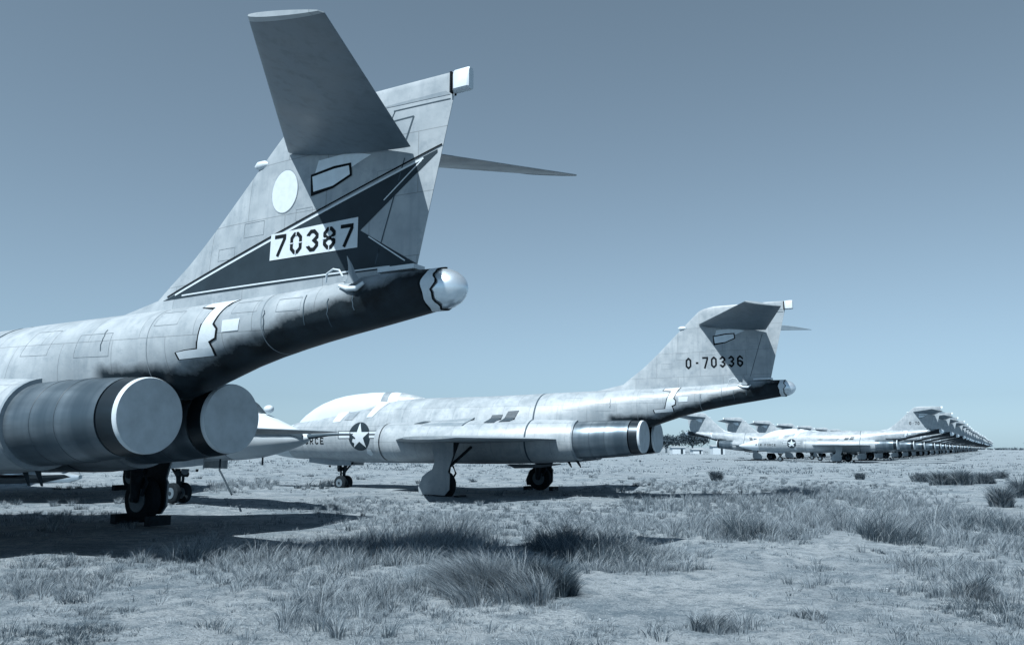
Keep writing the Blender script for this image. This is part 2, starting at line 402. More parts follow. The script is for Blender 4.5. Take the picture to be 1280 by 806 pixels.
    # tail cone
    cone = mk('tail_cone', *lathe_x(.42, 0, 3.09, [(0, .228), (-.12, .222), (-.22, .205), (-.30, .17), (-.36, .12), (-.40, .06), (-.415, .015)], 36), M['shiny'], root)
    tp = []
    for i in range(40):
        a = 2 * PI * i / 40; j = .035 * math.sin(3 * a + 1) + .02 * math.sin(7 * a)
        tp.append((a, j))
    V = []; F = []
    for a, j in tp:
        for du, r in ((.05 + j * .5, .232), (-.045 - abs(j) * 1.2, .232)): V.append((.36 + du, r * math.cos(a) * 1.0, 3.09 + r * math.sin(a)))
    for i in range(40): k = (i + 1) % 40; F.append((2 * i, 2 * k, 2 * k + 1, 2 * i + 1))
    mk('sealing_tape', V, F, M['tape'], cone)
    V2 = [(v[0] + (.03 if i % 2 == 0 else -.025), v[1] * .996, 3.09 + (v[2] - 3.09) * .996) for i, v in enumerate(V)]
    mk('sealant_band', V2, F, M['black'], cone)
    mk('boom_top_plate', *box(.62, 1.12, -.10, .10, 3.335, 3.385), M['tape'], root)
    # vent horn, with white tape round its foot, on both flanks of the boom
    for s in (1, -1):
        v = mk('vent_horn', *loft([[(1.42, s * .30, 3.20), (1.24, s * .36, 3.18), (1.20, s * .30, 3.23), (1.36, s * .25, 3.26)], [(1.36, s * .30, 3.29), (1.26, s * .345, 3.27), (1.24, s * .31, 3.29), (1.32, s * .27, 3.31)],
                                    [(1.35, s * .32, 3.40), (1.30, s * .335, 3.39), (1.29, s * .32, 3.40), (1.33, s * .31, 3.41)], [(1.36, s * .335, 3.50), (1.355, s * .337, 3.50), (1.352, s * .335, 3.50), (1.357, s * .333, 3.50)]]), M['panelshade'], root)
        mk('tape_collar', *tube([(1.50, s * .285, 3.19), (1.36, s * .31, 3.14), (1.22, s * .325, 3.13), (1.14, s * .30, 3.19)], [.02, .03, .03, .02]), M['tape'], v)
        mk('grab_loop', *tube([(1.78, s * .20, 3.27), (1.74, s * .23, 3.36), (1.64, s * .24, 3.40), (1.55, s * .24, 3.38), (1.50, s * .23, 3.30)], .012, 8), M['tape'], v)
    # engines
    for s in (1, -1):
        def nring(u, n=44, dk=0):
            yc, zc, a, b = NAC(u); return [(u, s * (yc + (a + dk) * math.cos(2 * PI * i / n)), zc + (b + dk) * math.sin(2 * PI * i / n)) for i in range(n)]
        nac = mk('engine_nacelle', *loft([nring(u) for u in (6.12, 6.5, 7, 7.5, 8, 8.7, 9.5, 10.5, 11.5, 12.2, 12.7)]), M['paint'], root)
        mk('panel_seam', *loft([nring(7.46, dk=.004), nring(7.51, dk=.004)], False, False), M['seam'], nac)
        mk('lip_ring', *lathe_x(6.10, s * .74, 1.70, [(0, .60), (.04, .605), (.10, .600)], 44), M['panelshade'], nac)
        # barrel with a lip, dark petal ring, and the paper cover over its mouth
        d = 6.1 - 4.16; pr = [(0, .545), (-.06, .545), (-.5, .54), (-.52, .533), (-.95, .528), (-.97, .52), (-1.35, .505), (-1.62, .487)]
        ax = lambda dx: (.74 - .12 * (-dx / d), 1.70 + .09 * (-dx / d))
        rings = []
        for dx, r in pr:
            yc, zc = ax(dx); rings.append([(6.1 + dx, s * (yc + r * math.cos(2 * PI * i / 48)), zc + r * math.sin(2 * PI * i / 48)) for i in range(48)])
        bar = mk('exhaust_barrel', *loft(rings), M['metal'], root)
        rings = []
        for dx, r in ((-1.655, .487), (-1.76, .477), (-1.90, .462)):
            yc, zc = ax(dx); rings.append([(6.1 + dx, s * (yc + r * math.cos(2 * PI * i / 48)), zc + r * math.sin(2 * PI * i / 48)) for i in range(48)])
        mk('nozzle_ring', *loft(rings), M['metal_dark'], bar)
        for dx, r in ((-.5, .5405), (-.95, .5285)):
            yc, zc = ax(dx); mk('barrel_seam', *lathe_x(6.1 + dx, s * yc, zc, [(.005, r), (0, r + .002), (-.005, r)], 48), M['louvre'], bar)
        mk('cover_rim', *lathe_x(4.20, s * .622, 1.79, [(0.0, .464), (-.045, .462), (-.06, .452)], 56), M['rim'], bar)
        mk('exhaust_cover', *lathe_x(4.138, s * .622, 1.79, [(0, .455), (-.008, .452)], 56), M['cover'], bar)
        for k in ((0, 1) if s > 0 else ()):
            u = 6.16 + k * .3
            mk('drain_mast', *loft([[(u, s * .72, 1.14), (u + .12, s * .75, 1.14), (u + .12, s * .69, 1.14)], [(u - .10, s * .72, .90), (u - .06, s * .73, .90), (u - .06, s * .71, .90)]]), M['gear'], nac)
        # intake mouth with blanking plate
        yc, zc, a, b = NAC(12.7)
        R = []
        for u, k in ((12.7, 1.0), (12.82, 1.015), (12.9, .97), (12.84, .90), (12.68, .88)):
            R.append([(u, s * (yc + .04 + a * k * 1.02 * math.cos(2 * PI * i / 44)), zc + b * k * math.sin(2 * PI * i / 44)) for i in range(44)])
        lip = mk('intake_lip', *loft(R, False, False), M['paint'], nac)
        mk('intake_plug', *lathe_x(12.72, s * (yc + .04), zc, [(0, .52), (.03, .50)], 44), M['panelshade'], nac)
        # wing: inner panel with extended trailing edge, outer swept panel
        w1 = wingform((12.7, s * .9, 1.72), (11.2, s * 2.9, 1.72), (6.62, s * .9, 1.72), (6.35, s * 2.9, 1.72), .17, .13, 5)
        w2 = wingform((11.2, s * 2.902, 1.72), (8.75, s * 6.0, 1.72), (6.9, s * 2.902, 1.72), (7.05, s * 6.0, 1.72), .125, .05, 8)
        wg = mk('wing', *w1, M['wing'], root)
        w2 = wingform((11.2, s * 2.905, 1.72), (8.75, s * 6.0, 1.72), (6.36, s * 2.905, 1.72), (7.15, s * 6.0, 1.72), .127, .05, 8)
        ow = mk('outer_wing', *w2, M['wing'], wg)
        # louvre pairs on the shoulder
        # main gear
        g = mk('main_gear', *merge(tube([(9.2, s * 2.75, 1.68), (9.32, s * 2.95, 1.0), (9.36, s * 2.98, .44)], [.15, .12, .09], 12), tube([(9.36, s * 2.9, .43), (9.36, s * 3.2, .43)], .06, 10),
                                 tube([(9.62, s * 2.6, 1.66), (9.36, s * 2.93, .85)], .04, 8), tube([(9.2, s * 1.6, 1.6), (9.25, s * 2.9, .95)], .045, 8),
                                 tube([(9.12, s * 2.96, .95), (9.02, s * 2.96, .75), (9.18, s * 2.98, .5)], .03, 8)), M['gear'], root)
        wheel('wheel', 9.36, s * 3.14, .42, .43, .24, g)
        dr = [(9.60, 1.62), (8.85, 1.62), (8.86, 1.25), (9.02, .80), (8.96, .72), (8.97, .30), (9.12, .14), (9.98, .16), (10.02, .35), (9.88, .66), (9.68, .80), (9.55, .86), (9.46, 1.1)]
        V = [(u, s * 3.36, z) for u, z in dr] + [(u, s * 3.40, z) for u, z in dr]; n = len(dr)
        F = [tuple(range(n)), tuple(range(n, 2 * n))] + [(i, (i + 1) % n, n + (i + 1) % n, n + i) for i in range(n)]
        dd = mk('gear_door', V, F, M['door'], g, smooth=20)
        mk('door_shade_sheet', [(v[0] * 1.0, v[1] - s * .032, v[2]) for v in V], F, M['gear'], dd, smooth=20)  # added dark sheet, paints shade onto the inner face of the door
        for u in (8.72, 9.72): mk('wheel_chock', *box(u, u + .15, s * 2.85, s * 3.3, -.03, .14), M['gear'], g)
    # nose gear
    g = mk('nose_gear', *merge(tube([(15.45, 0, 1.2), (15.58, 0, .6), (15.6, 0, .30)], [.075, .06, .05], 12), tube([(15.6, -.2, .25), (15.6, .2, .25)], .04, 10),
                               tube([(15.0, 0, 1.15), (15.56, 0, .62)], .035, 8), tube([(15.9, .12, 1.15), (15.66, .08, .78), (15.68, .05, .5)], .035, 8),
                               tube([(15.70, -.12, .74), (15.70, .16, .70)], .07, 10), tube([(15.35, .1, .95), (15.45, .12, .62), (15.62, .05, .45)], .025, 8)), M['gear'], root)
    for s in (1, -1): wheel('wheel', 15.6, s * .16, .25, .255, .14, g)
    mk('steering_lamp', *lathe_x(15.78, .0, .80, [(-.06, .05), (0, .10), (.05, .10)], 16), M['hub'], g)
    mk('gear_door', *box(15.0, 16.9, .34, .37, .86, 1.12), M['door'], g)
    mk('gear_door', *box(15.0, 16.9, -.37, -.34, .86, 1.12), M['door'], g)
    mk('belly_fairing', *loft([[(u, -w, .96), (u, w, .96), (u, w * .7, zb), (u, -w * .7, zb)] for u, w, zb in ((8.9, .2, .95), (8.5, .5, .84), (7.9, .5, .86), (7.2, .35, 1.0))]), M['paint'], root)
    mk('blade_antenna', *loft([[(16.35, -.01, 1.02), (16.2, -.01, 1.02), (16.2, .01, 1.02), (16.35, .01, 1.02)], [(16.28, -.006, .78), (16.2, -.006, .78), (16.2, .006, .78), (16.28, .006, .78)]]), M['gear'], root)
    # markings and tape on the skin
    nacs = [o for o in root.children if o.name.split('.')[0] == 'engine_nacelle']
    bt = bvh(fus, can, *nacs)
    for s in (1, -1):
        cx, cz, r = 14.2, 1.86, .46
        circ = lambda q, n=40: [(cx + q * math.cos(2 * PI * i / n), cz + q * math.sin(2 * PI * i / n)) for i in range(n)]
        ins = decal('insignia', [circ(r + .02), [(cx + .97, cz - .08), (cx + .97, cz + .19), (cx - .97, cz + .19), (cx - .97, cz - .08)]], M['insig'], fus, bt, s, .004)
        bars = []
        for q in (1, -1):
            for z0, z1 in ((cz - .055, cz + .03), (cz + .08, cz + .165)):
                bars.append([(cx + q * .44, z0), (cx + q * .935, z0), (cx + q * .935, z1), (cx + q * .44, z1)])
        star = [[(cx, cz)] + [(cx + k * math.sin(a), cz + k * math.cos(a)) for a, k in ((2 * PI * i / 5 - PI / 5, r * .382), (2 * PI * i / 5, r), (2 * PI * i / 5 + PI / 5, r * .382))] for i in range(5)]
        decal('star', star, M['tape'], fus, bt, s, .010)
        for q in bars: decal('insignia_bar', [q], M['tape'], fus, bt, s, .009)
        if kind != 'stripe':
            # "AIR FORCE" ahead of the insignia
            decal('lettering', lettering('AIR FORCE', 18.0 if s > 0 else 15.85, 1.60, .23, .247, port=s > 0, w=.72, t=.17), M['letter'], fus, bvh(fus, rad), s, .008)
            for q in ([[(13.84, 1.2), (13.98, 1.30), (13.92, 1.44), (13.76, 1.42), (13.72, 1.28)], [(14.42, 1.62), (14.52, 1.68), (14.48, 1.78), (14.36, 1.76)], [(15.55, 2.35), (15.2, 2.36), (14.95, 2.75), (15.5, 2.72)],
                                 [(14.0, 2.5), (13.75, 2.5), (13.3, 3.02), (13.75, 3.05)]]): decal('tape_patch', [q], M['tape'], fus, bt, s, .012)
            decal('grey_patch', [[(15.0, 2.42), (14.62, 2.42), (14.45, 2.7), (14.9, 2.7)]], M['panelshade'], fus, bt, s, .013)
            decal('dark_slot', [[(11.55, 2.22), (11.2, 2.22), (11.0, 2.3), (11.3, 2.31)]], M['louvre'], fus, bt, s, .012)
            decal('shoulder_panel', [[(11.0, 2.33), (9.55, 2.40), (9.68, 2.14), (11.2, 2.16)]], M['panelshade'], fus, bt, s, .005)
            decal('seam_tape', [[(9.55, 2.41), (9.50, 2.41), (9.62, 2.14), (9.68, 2.14)]], M['seam'], fus, bt, s, .008)
        decal('louvre_panel', [[(8.98, 2.22), (8.90, 2.47), (8.52, 2.48), (8.62, 2.22)], [(8.50, 2.24), (8.36, 2.58), (7.99, 2.60), (8.14, 2.26)]], M['louvre'], fus, bt, s, .016)
        for (a, b_, c_, d_) in ((3.05, 2.65, 2.98, 3.12), (4.3, 3.9, 2.9, 3.08), (5.6, 5.0, 2.55, 2.85), (6.6, 6.1, 2.6, 2.95), (2.35, 2.0, 2.95, 3.1)):
            decal('access_panel', ribbon([(a, c_), (b_, c_), (b_, d_), (a, d_)], .006, True), M['outline'], fus, bt, s, .004)
        for u_, z0_, z1_ in ((2.52, 2.72, 2.98), (1.95, 2.78, 3.12), (1.62, 2.75, 3.05), (1.28, 2.9, 3.15), (5.15, 2.62, 2.9)):
            pts = [(u_ + rng.uniform(-.012, .012), z0_ + (z1_ - z0_) * i / 7) for i in range(8)]
            decal('oil_streak', ribbon(pts, .012), M['seam'], fus, bt, s, .005)
        # white Z-shaped tape strip edged with sealant over the boom joint
        zt = [[(3.62, 3.10), (3.60, 3.16), (3.16, 3.18), (3.20, 3.09), (3.38, 3.08)], [(3.38, 3.08), (3.20, 3.09), (3.30, 2.86), (3.47, 2.86)], [(3.47, 2.86), (3.30, 2.86), (3.24, 2.80), (3.26, 2.70), (3.36, 2.66), (3.52, 2.66)],
              [(3.52, 2.66), (3.36, 2.66), (3.33, 2.58), (3.54, 2.58)], [(3.54, 2.58), (3.33, 2.58), (3.33, 2.50), (3.84, 2.47), (3.87, 2.55), (3.72, 2.57)]]
        def grow(poly, k=.03):
            P = [Vector(p) for p in poly]; c = sum(P, Vector((0, 0))) / len(P); return [tuple(c + (p - c) * (1 + k / max(.01, (p - c).length))) for p in P]
        decal('sealant_edge', [grow(p) for p in zt], M['black'], fus, bt, s, .005, .06)
        decal('tape_strip', zt, M['tape'], fus, bt, s, .009, .06)
        decal('stencil_plate', [[(3.15, 2.76), (3.15, 2.90), (2.88, 2.91), (2.90, 2.77)]], M['tape'], fus, bt, s, .006, .06)
        if kind == 'stripe':
            z0 = 3.30
            dark = [[(4.83, 3.31), (.34, 4.665), (1.42, 3.86), (.66, 3.40), (1.2, 3.385), (3.0, 3.35)]]
            decal('fin_stripe', [[(4.80, 3.325), (1.42, 4.34), (1.42, 3.375), (3.0, 3.345)], [(1.42, 4.34), (.32, 4.675), (1.42, 3.86)], [(1.42, 3.86), (.62, 3.385), (1.42, 3.375)]], M['stripe'], fin, ft, s, .004)
            decal('stripe_pinline', [ribbon([(4.55, 3.385), (.58, 4.578)], .024)[0], ribbon([(.60, 4.56), (1.10, 4.17)], .014)[0], ribbon([(1.30, 3.775), (.80, 3.45)], .014)[0], ribbon([(4.4, 3.365), (1.0, 3.405)], .018)[0]], M['tape'], fin, ft, s, .007)
            decal('stripe_border', [ribbon([(4.72, 3.375), (.34, 4.70)], .018)[0]], M['black'], fin, ft, s, .009)
            decal('number_plate', [[(2.80, 3.65), (1.45, 3.665), (1.45, 4.02), (2.80, 3.975)]], M['tape'], fin, ft, s, .010)
            if s > 0: L = lettering('70387', 2.73, 3.69, .265, .258, slant=-.0, t=.17, w=.70)
            else: L = lettering('70387', 1.50, 3.69, .265, .258, t=.17, w=.70, port=False)
            decal('serial_number', L, M['letter'], fin, ft, s, .014)
            gaps = []
            for i, ch in enumerate('70387'):
                u0 = (2.73 - i * .258) if s > 0 else (1.50 + i * .258); d = -s
                if ch in '08':
                    um = u0 + d * .35 * .265
                    gaps += [[(um - .006, 3.68), (um + .006, 3.68), (um + .006, 3.74), (um - .006, 3.74)], [(um - .006, 3.91), (um + .006, 3.91), (um + .006, 3.96), (um - .006, 3.96)]]
                    for q in (0, 1):
                        a = u0 + d * (q * .53 * .265 - .01); b = a + d * .06
                        gaps.append([(a, 3.816), (b, 3.816), (b, 3.828), (a, 3.828)])
            for q in gaps: decal('stencil_gap', [q], M['tape'], fin, ft, s, .017)
            el = lambda k: [(2.63 + k * .215 * math.cos(2 * PI * i / 32), 4.50 + k * .27 * math.sin(2 * PI * i / 32)) for i in range(32)]
            decal('emblem_border', [el(1.04)], M['panelshade'], fin, ft, s, .004)
            decal('emblem_disc', [el(1.0)], M['tape'], fin, ft, s, .007)
        elif kind != 'nose':
            L = lettering('0-70336' if kind != 'far' else '0-70', 3.02 if s > 0 else 1.38, 3.72, .33, .245, t=.155, w=.52, port=s > 0)
            decal('serial_number', L, M['letter'], fin, ft, s, .005)
    return root

# ------------------------------------------------------------------ ground relief
def th(x, y):
    r = math.hypot(x, y)
    k = 1 / (1 + (r / 60) ** 2)
    h = noise.noise(Vector((x * .16, y * .16, 1.3))) * .11 + noise.noise(Vector((x * .55, y * .55, 7.7))) * .045 + noise.noise(Vector((x * 1.9, y * 1.9, 3.1))) * .014
    for cx, cy, rx, ry, a in ((4.7, 13.6, 2.6, 1.4, .12), (-.1, 9.3, 1.0, .9, .10), (18, 30, 5, 5, .25), (9.5, 16, 2.5, 3, .10), (7.2, 21.6, 3.0, 1.1, .22), (-.6, 10.2, 2.2, .5, .10)):
        h += a * math.exp(-((x - cx) / rx) ** 2 - ((y - cy) / ry) ** 2)
    return (h - .04) * k

def axis(n, near, far):
    t = np.linspace(0, 1, n); b = math.asinh(far / near); return near * np.sinh(b * t)
ax = axis(210, 1.6, 4000); xs = np.concatenate([-ax[:0:-1], ax]); ys = np.concatenate([-axis(50, 3, 3000)[:0:-1] , axis(330, 3.5, 5000)])
V = [(x, y, th(x, y)) for y in ys for x in xs]; nx = len(xs)
F = [(j * nx + i, j * nx + i + 1, (j + 1) * nx + i + 1, (j + 1) * nx + i) for j in range(len(ys) - 1) for i in range(nx - 1)]
m, nt, b = newmat('dry_desert_soil')
co = scaled(nt, (1, 1, 1))
def nz(scale, det=6, rough=.6, vec=None):
    n = N(nt, 'ShaderNodeTexNoise', i_Scale=scale, i_Detail=float(det), i_Roughness=rough); nt.links.new(vec or co, n.inputs['Vector']); return n.outputs[0]
big, mid, fine, grit = nz(.09, 5), nz(.7, 8, .65), nz(5, 8, .7), nz(38, 4, .7)
c = mix(nt, ramp(nt, big, .35, .65), tint(.26), tint(.33))
c = mix(nt, ramp(nt, mid, .44, .62, (0, 0, 0, 1), (.85,) * 3 + (1,)), c, tint(.15))
c = mix(nt, ramp(nt, fine, .46, .62, (0, 0, 0, 1), (.75,) * 3 + (1,)), c, tint(.12))
c = mix(nt, ramp(nt, nz(2.1, 8, .7), .52, .66, (0, 0, 0, 1), (.8,) * 3 + (1,)), c, tint(.33))
c = mix(nt, ramp(nt, nz(15, 5, .75), .52, .64, (0, 0, 0, 1), (.7,) * 3 + (1,)), c, tint(.09))
c = mix(nt, ramp(nt, grit, .56, .66, (0, 0, 0, 1), (.8,) * 3 + (1,)), c, tint(.42))
c = mix(nt, ramp(nt, nz(60, 3, .7), .56, .66, (0, 0, 0, 1), (.8,) * 3 + (1,)), c, tint(.05))
nt.links.new(c, b.inputs['Base Color']); b.inputs['Roughness'].default_value = .95; b.inputs['Specular IOR Level'].default_value = .15
add = N(nt, 'ShaderNodeMath', operation='ADD'); nt.links.new(fine, add.inputs[0]); nt.links.new(grit, add.inputs[1])
bp = N(nt, 'ShaderNodeBump', i_Strength=.9, i_Distance=.05); nt.links.new(add.outputs[0], bp.inputs['Height']); nt.links.new(bp.outputs[0], b.inputs['Normal'])
g = mk('ground', V, F, m, smooth=None)
g.data.polygons.foreach_set('use_smooth', [True] * len(g.data.polygons)); g['kind'] = 'structure'

# ------------------------------------------------------------------ place the jets
psi = .532; A0 = Vector((-.474, 8.45)); step = Vector((8.227, 14.002))
Fd = Vector((-math.cos(psi), math.sin(psi))); Pd = Vector((-math.sin(psi), -math.cos(psi)))
def place(o, k, du=0, flip=False, dpsi=0, dz=0, pitch=0):
    p = A0 + step * k + Fd * du
    a = (PI - psi - dpsi) if not flip else (-psi - dpsi)
    o.location = (p.x, p.y, dz)
    o.rotation_euler = (0, pitch, a)
def copy_tree(o, parent=None, skip=()):
    c = o.copy(); C.objects.link(c); c.parent = parent
    for ch in list(o.children):
        if ch.name.split('.')[0] in skip: continue
        copy_tree(ch, c, skip)
    return c

jA = make_jet('stripe'); place(jA, 0)
tag(jA, 'nearest grey jet fighter, dark triangular stripe and number 70387 on its fin', 'jet fighter', 'jet fighters parked nose to the left')
jB = make_jet('plain'); place(jB, 1, dpsi=-.035, dz=-.03, pitch=.006)
tag(jB, 'whole grey jet fighter in the middle with 0-70336 on its plain fin', 'jet fighter', 'jet fighters parked nose to the left')
jX = make_jet('nose')
# mid-way between the first two, facing them: its nose reaches past theirs
def place_d(o, n, j=0):
    v = -6.8 - 16.24 * n; o.rotation_euler = (0, 0, -psi + j)
    p = A0 + Fd * 28.65 - Pd * (-v); o.location = (p.x, p.y, 0)
place_d(jX, 0)
tag(jX, 'jet fighter facing right whose white nose shows behind the nearest exhausts', 'jet fighter', 'jet fighters parked nose to the right')
mk('drain_hose', *tube([(17.35, -.25, 1.1), (17.38, -.28, .85), (17.75, -.42, .62), (18.15, -.55, .32)], .022, 8), M['hose'], jX)
mk('radome_rod', *tube([(18.6, -.1, 1.16), (18.6, -.1, .98)], .02, 8), M['hose'], jX)
mk('belly_tank', *tube([(13.4, -1.2, .62), (13.0, -1.2, .60), (11.6, -1.2, .58), (10.8, -1.2, .58), (10.3, -1.2, .60), (9.95, -1.2, .68), (9.8, -1.2, .76)], [.05, .13, .17, .17, .15, .12, .09], 16), M['shiny'], jX)
# far rows
proto = make_jet('far')
ords = ['first', 'second', 'third', 'fourth', 'fifth', 'sixth', 'seventh', 'eighth', 'ninth', 'tenth']
deco = ('access_panel', 'oil_streak', 'barrel_seam', 'rudder_gap', 'tip_groove', 'opening_edge', 'grab_loop', 'tape_collar', 'stencil_plate', 'hub_cap', 'drain_mast', 'stencil_gap', 'shoulder_panel', 'dark_slot', 'grey_patch', 'lettering', 'inner_door')
heavy = deco + ('panel_seam', 'tape_patch', 'insignia', 'star', 'insignia_bar', 'seam_tape', 'fairing_plate', 'hub', 'steering_lamp', 'light_socket', 'sealant_band', 'sealant_edge', 'wing_fence', 'blade_antenna', 'wheel_chock', 'intake_lip', 'intake_plug', 'belly_fairing', 'canopy_panel', 'louvre_panel', 'serial_number', 'vent_horn')
rr = random.Random(3)
for i in range(34):
    o = proto if i == 0 else copy_tree(proto, None, () if i < 3 else (deco if i < 6 else heavy))
    if i > 0 and i < 6:
        for ch in [c for c in o.children_recursive if c.name.startswith('serial_number')]: bpy.data.objects.remove(ch)
    place(o, 5.158 + i * 1.0 + (rr.uniform(-.1, .1) if i > 2 else 0), du=rr.uniform(-.3, .3) if i else 0, dpsi=rr.uniform(-.015, .015) if i else 0)
    if i == 0: lab = 'small distant jet fighter with full star insignia showing, front of the receding row'
    elif i < 10: lab = '%s jet fighter from the front of the receding distant row, tail showing' % ords[i]
    else: lab = 'far jet fighter seen as a fin sliver at the end of the receding row'
    tag(o, lab, 'jet fighter', 'jet fighters parked nose to the left')
for i in range(8):
    o = copy_tree(proto, None, deco if i < 3 else heavy)
    for ch in [c for c in o.children_recursive if c.name.startswith('serial_number')]: bpy.data.objects.remove(ch)
    place_d(o, 5.22 + i, rr.uniform(-.01, .01))
    tag(o, '%s from the left of the distant jet fighters facing right' % ords[i], 'jet fighter', 'jet fighters parked nose to the right')

# ------------------------------------------------------------------ grass
def grassmat(name, g0, g1):
    m, nt, b = newmat(name)
    gi = nt.nodes.new('ShaderNodeNewGeometry')
    c = mix(nt, ramp(nt, gi.outputs['Random Per Island'], 0, 1), tint(g0), tint(g1)); nt.links.new(c, b.inputs['Base Color'])
    b.inputs['Roughness'].default_value = .8; b.inputs['Specular IOR Level'].default_value = .15
    out = [n for n in nt.nodes if n.type == 'OUTPUT_MATERIAL'][0]
    tr = nt.nodes.new('ShaderNodeBsdfTranslucent'); nt.links.new(c, tr.inputs[0])
    ms = nt.nodes.new('ShaderNodeMixShader'); ms.inputs[0].default_value = .35
    nt.links.new(b.outputs[0], ms.inputs[1]); nt.links.new(tr.outputs[0], ms.inputs[2]); nt.links.new(ms.outputs[0], out.inputs[0])
    return m
GM = [grassmat('dark_grass', .04, .12), grassmat('straw_grass', .20, .40)]

def blades(T):
    """T rows: x y z height spread lean_x lean_y width nblades tone -> one mesh of curved tapering blades"""
    B = []
    for x, y, z, h, sp, lx, ly, w, n, tone in T:
        n = int(n); a = rng.uniform(0, 2 * PI, n); r = sp * np.sqrt(rng.uniform(0, 1, n)) * .55
        hh = h * rng.uniform(.45, 1.1, n); out = rng.uniform(.15, .75, n) * hh
        B.append(np.stack([x + r * np.cos(a), y + r * np.sin(a), np.full(n, z - .01), hh, out * np.cos(a) + lx * hh, out * np.sin(a) + ly * hh, np.full(n, w) * rng.uniform(.6, 1.2, n), (rng.uniform(0, 1, n) < tone).astype(float)], 1))
    B = np.concatenate(B); n = len(B)
    base = B[:, :3]; lean = np.zeros((n, 3)); lean[:, 0] = B[:, 4]; lean[:, 1] = B[:, 5]
    up = np.zeros((n, 3)); up[:, 2] = B[:, 3]
    ang = rng.uniform(0, PI, n); side = np.stack([np.cos(ang), np.sin(ang) * .5, np.zeros(n)], 1) * B[:, 6:7] / 2
    P = []
    for t, wk in ((0, 1), (.4, .8), (.75, .5)):
        c = base + up * (t * (1 - .18 * t)) + lean * t * t
        P += [c - side * wk, c + side * wk]
    P.append(base + up * .8 + lean)
    V = np.stack(P, 1).reshape(-1, 3)
    q = np.array([[0, 1, 3, 2], [2, 3, 5, 4]]); t3 = np.array([4, 5, 6])
    off = (np.arange(n) * 7)[:, None]
    loops = np.concatenate([(q[0] + off), (q[1] + off), (t3 + off)], 1).reshape(-1)
    starts = (np.arange(n)[:, None] * 11 + np.array([0, 4, 8])).reshape(-1)
    return V, loops, starts, np.repeat(B[:, 7].astype(np.int32), 3), n

def blade_object(name, T):
    V, loops, starts, mi, n = blades(T)
    me = bpy.data.meshes.new(name); me.vertices.add(len(V)); me.vertices.foreach_set('co', V.reshape(-1))
    me.loops.add(len(loops)); me.loops.foreach_set('vertex_index', loops.astype(np.int32))
    me.polygons.add(n * 3); me.polygons.foreach_set('loop_start', starts.astype(np.int32))
    for mm in GM: me.materials.append(mm)
    me.polygons.foreach_set('material_index', mi); me.update(calc_edges=True); me.validate()
    o = bpy.data.objects.new(name, me); C.objects.link(o); return o

PATCH = [(-0.11,9.18,0.49,0.93,0.50,60,1), (0.30,9.28,0.22,0.67,0.45,30,0), (-1.86,11.75,1.31,1.69,0.40,90,1), (-0.93,12.64,0.74,1.72,0.45,60,1), (1.17,11.60,0.62,0.96,0.42,60,0), (0.74,12.70,0.55,0.91,0.40,30,0), (-1.25,8.17,0.20,0.61,0.28,14,1), (-1.75,7.88,0.34,0.66,0.28,16,1), (-0.89,8.84,0.26,0.49,0.25,14,1), (-2.49,12.11,0.70,0.46,0.30,30,0), (-1.13,12.19,0.47,0.65,0.40,26,0), (3.83,14.41,1.19,1.74,0.33,80,1), (3.63,13.44,0.33,0.57,0.40,14,0), (6.79,15.90,1.16,3.43,0.45,80,1), (5.86,13.19,0.38,0.71,0.40,20,0), (6.08,18.29,1.42,3.58,0.25,60,1), (9.57,18.01,1.48,5.95,0.30,120,1), (9.44,23.59,1.60,4.29,0.35,50,1), (8.77,15.68,0.84,1.69,0.30,60,0), (4.61,8.56,0.25,0.45,0.28,12,1), (4.44,7.91,0.42,0.63,0.09,50,0), (5.28,10.11,0.69,1.10,0.20,50,1), (1.69,7.35,0.18,0.19,0.20,12,1), (2.71,7.81,0.14,0.13,0.13,7,1), (-4.77,8.98,0.65,0.75,0.16,50,1), (-3.58,6.80,0.49,0.50,0.08,40,0), (-3.71,7.68,0.33,0.29,0.08,22,1), (-3.56,11.20,1.25,0.82,0.30,70,1), (-2.29,9.46,0.92,0.69,0.15,50,1), (4.31,21.49,1.46,3.58,0.30,50,1), (1.92,16.70,1.29,2.17,0.22,50,1), (-1.22,16.49,1.60,2.12,0.20,70,1), (-3.75,20.95,1.22,2.48,0.18,40,1), (-9.89,30.71,1.34,3.58,0.35,30,1), (-6.85,30.16,0.88,1.74,0.30,14,0), (1.01,20.67,2.50,1.89,0.15,60,1), (-8.91,16.30,1.26,1.67,0.15,40,1), (10.87,31.62,3.98,6.17,0.20,60,1), (5.52,32.00,2.48,4.82,0.20,30,1), (0.72,7.22,0.21,0.40,0.08,8,1), (-3.22,10.16,0.79,0.64,0.14,30,1)]
T = []
for cx, cy, rx, ry, h, nt_, tone in PATCH[2:] + [(7.0, 21.2, 3.0, 1.2, .25, 90, 1), (1.3, 10.5, 1.0, .45, .22, 40, 1), (-.9, 10.6, 1.3, .5, .25, 50, 1), (1.8, 11.6, .8, .5, .3, 40, 1), (3.4, 17, 3.5, 3.5, .16, 120, 1), (8, 27, 6, 5, .2, 120, 1), (-2.5, 19, 3, 3, .14, 70, 1), (-4.6, 10.6, 1.6, .5, .10, 50, 1), (.4, 14.2, 3, 1.2, .16, 90, 1), (7.5, 12.2, 1.6, 2, .2, 70, 1), (-1.0, 8.1, 1.6, .4, .12, 40, 1)]:
    for _ in range(int(nt_ * 2.6)):
        a, r = rng.uniform(0, 2 * PI), math.sqrt(rng.uniform(0, 1)) * rng.uniform(.8, 1.25)
        x, y = cx + rx * r * math.cos(a), cy + ry * r * math.sin(a); k = rng.uniform(.45, 1.1) * (1.15 - .45 * r)
        w = .0022 + .00030 * y
        T.append((x, y, th(x, y), h * k * rng.choice((.7, 1.0, 1.5)), .08 + .14 * h, rng.uniform(-.35, .55), rng.uniform(-.4, .3), w, 44, .72 if tone else .18))
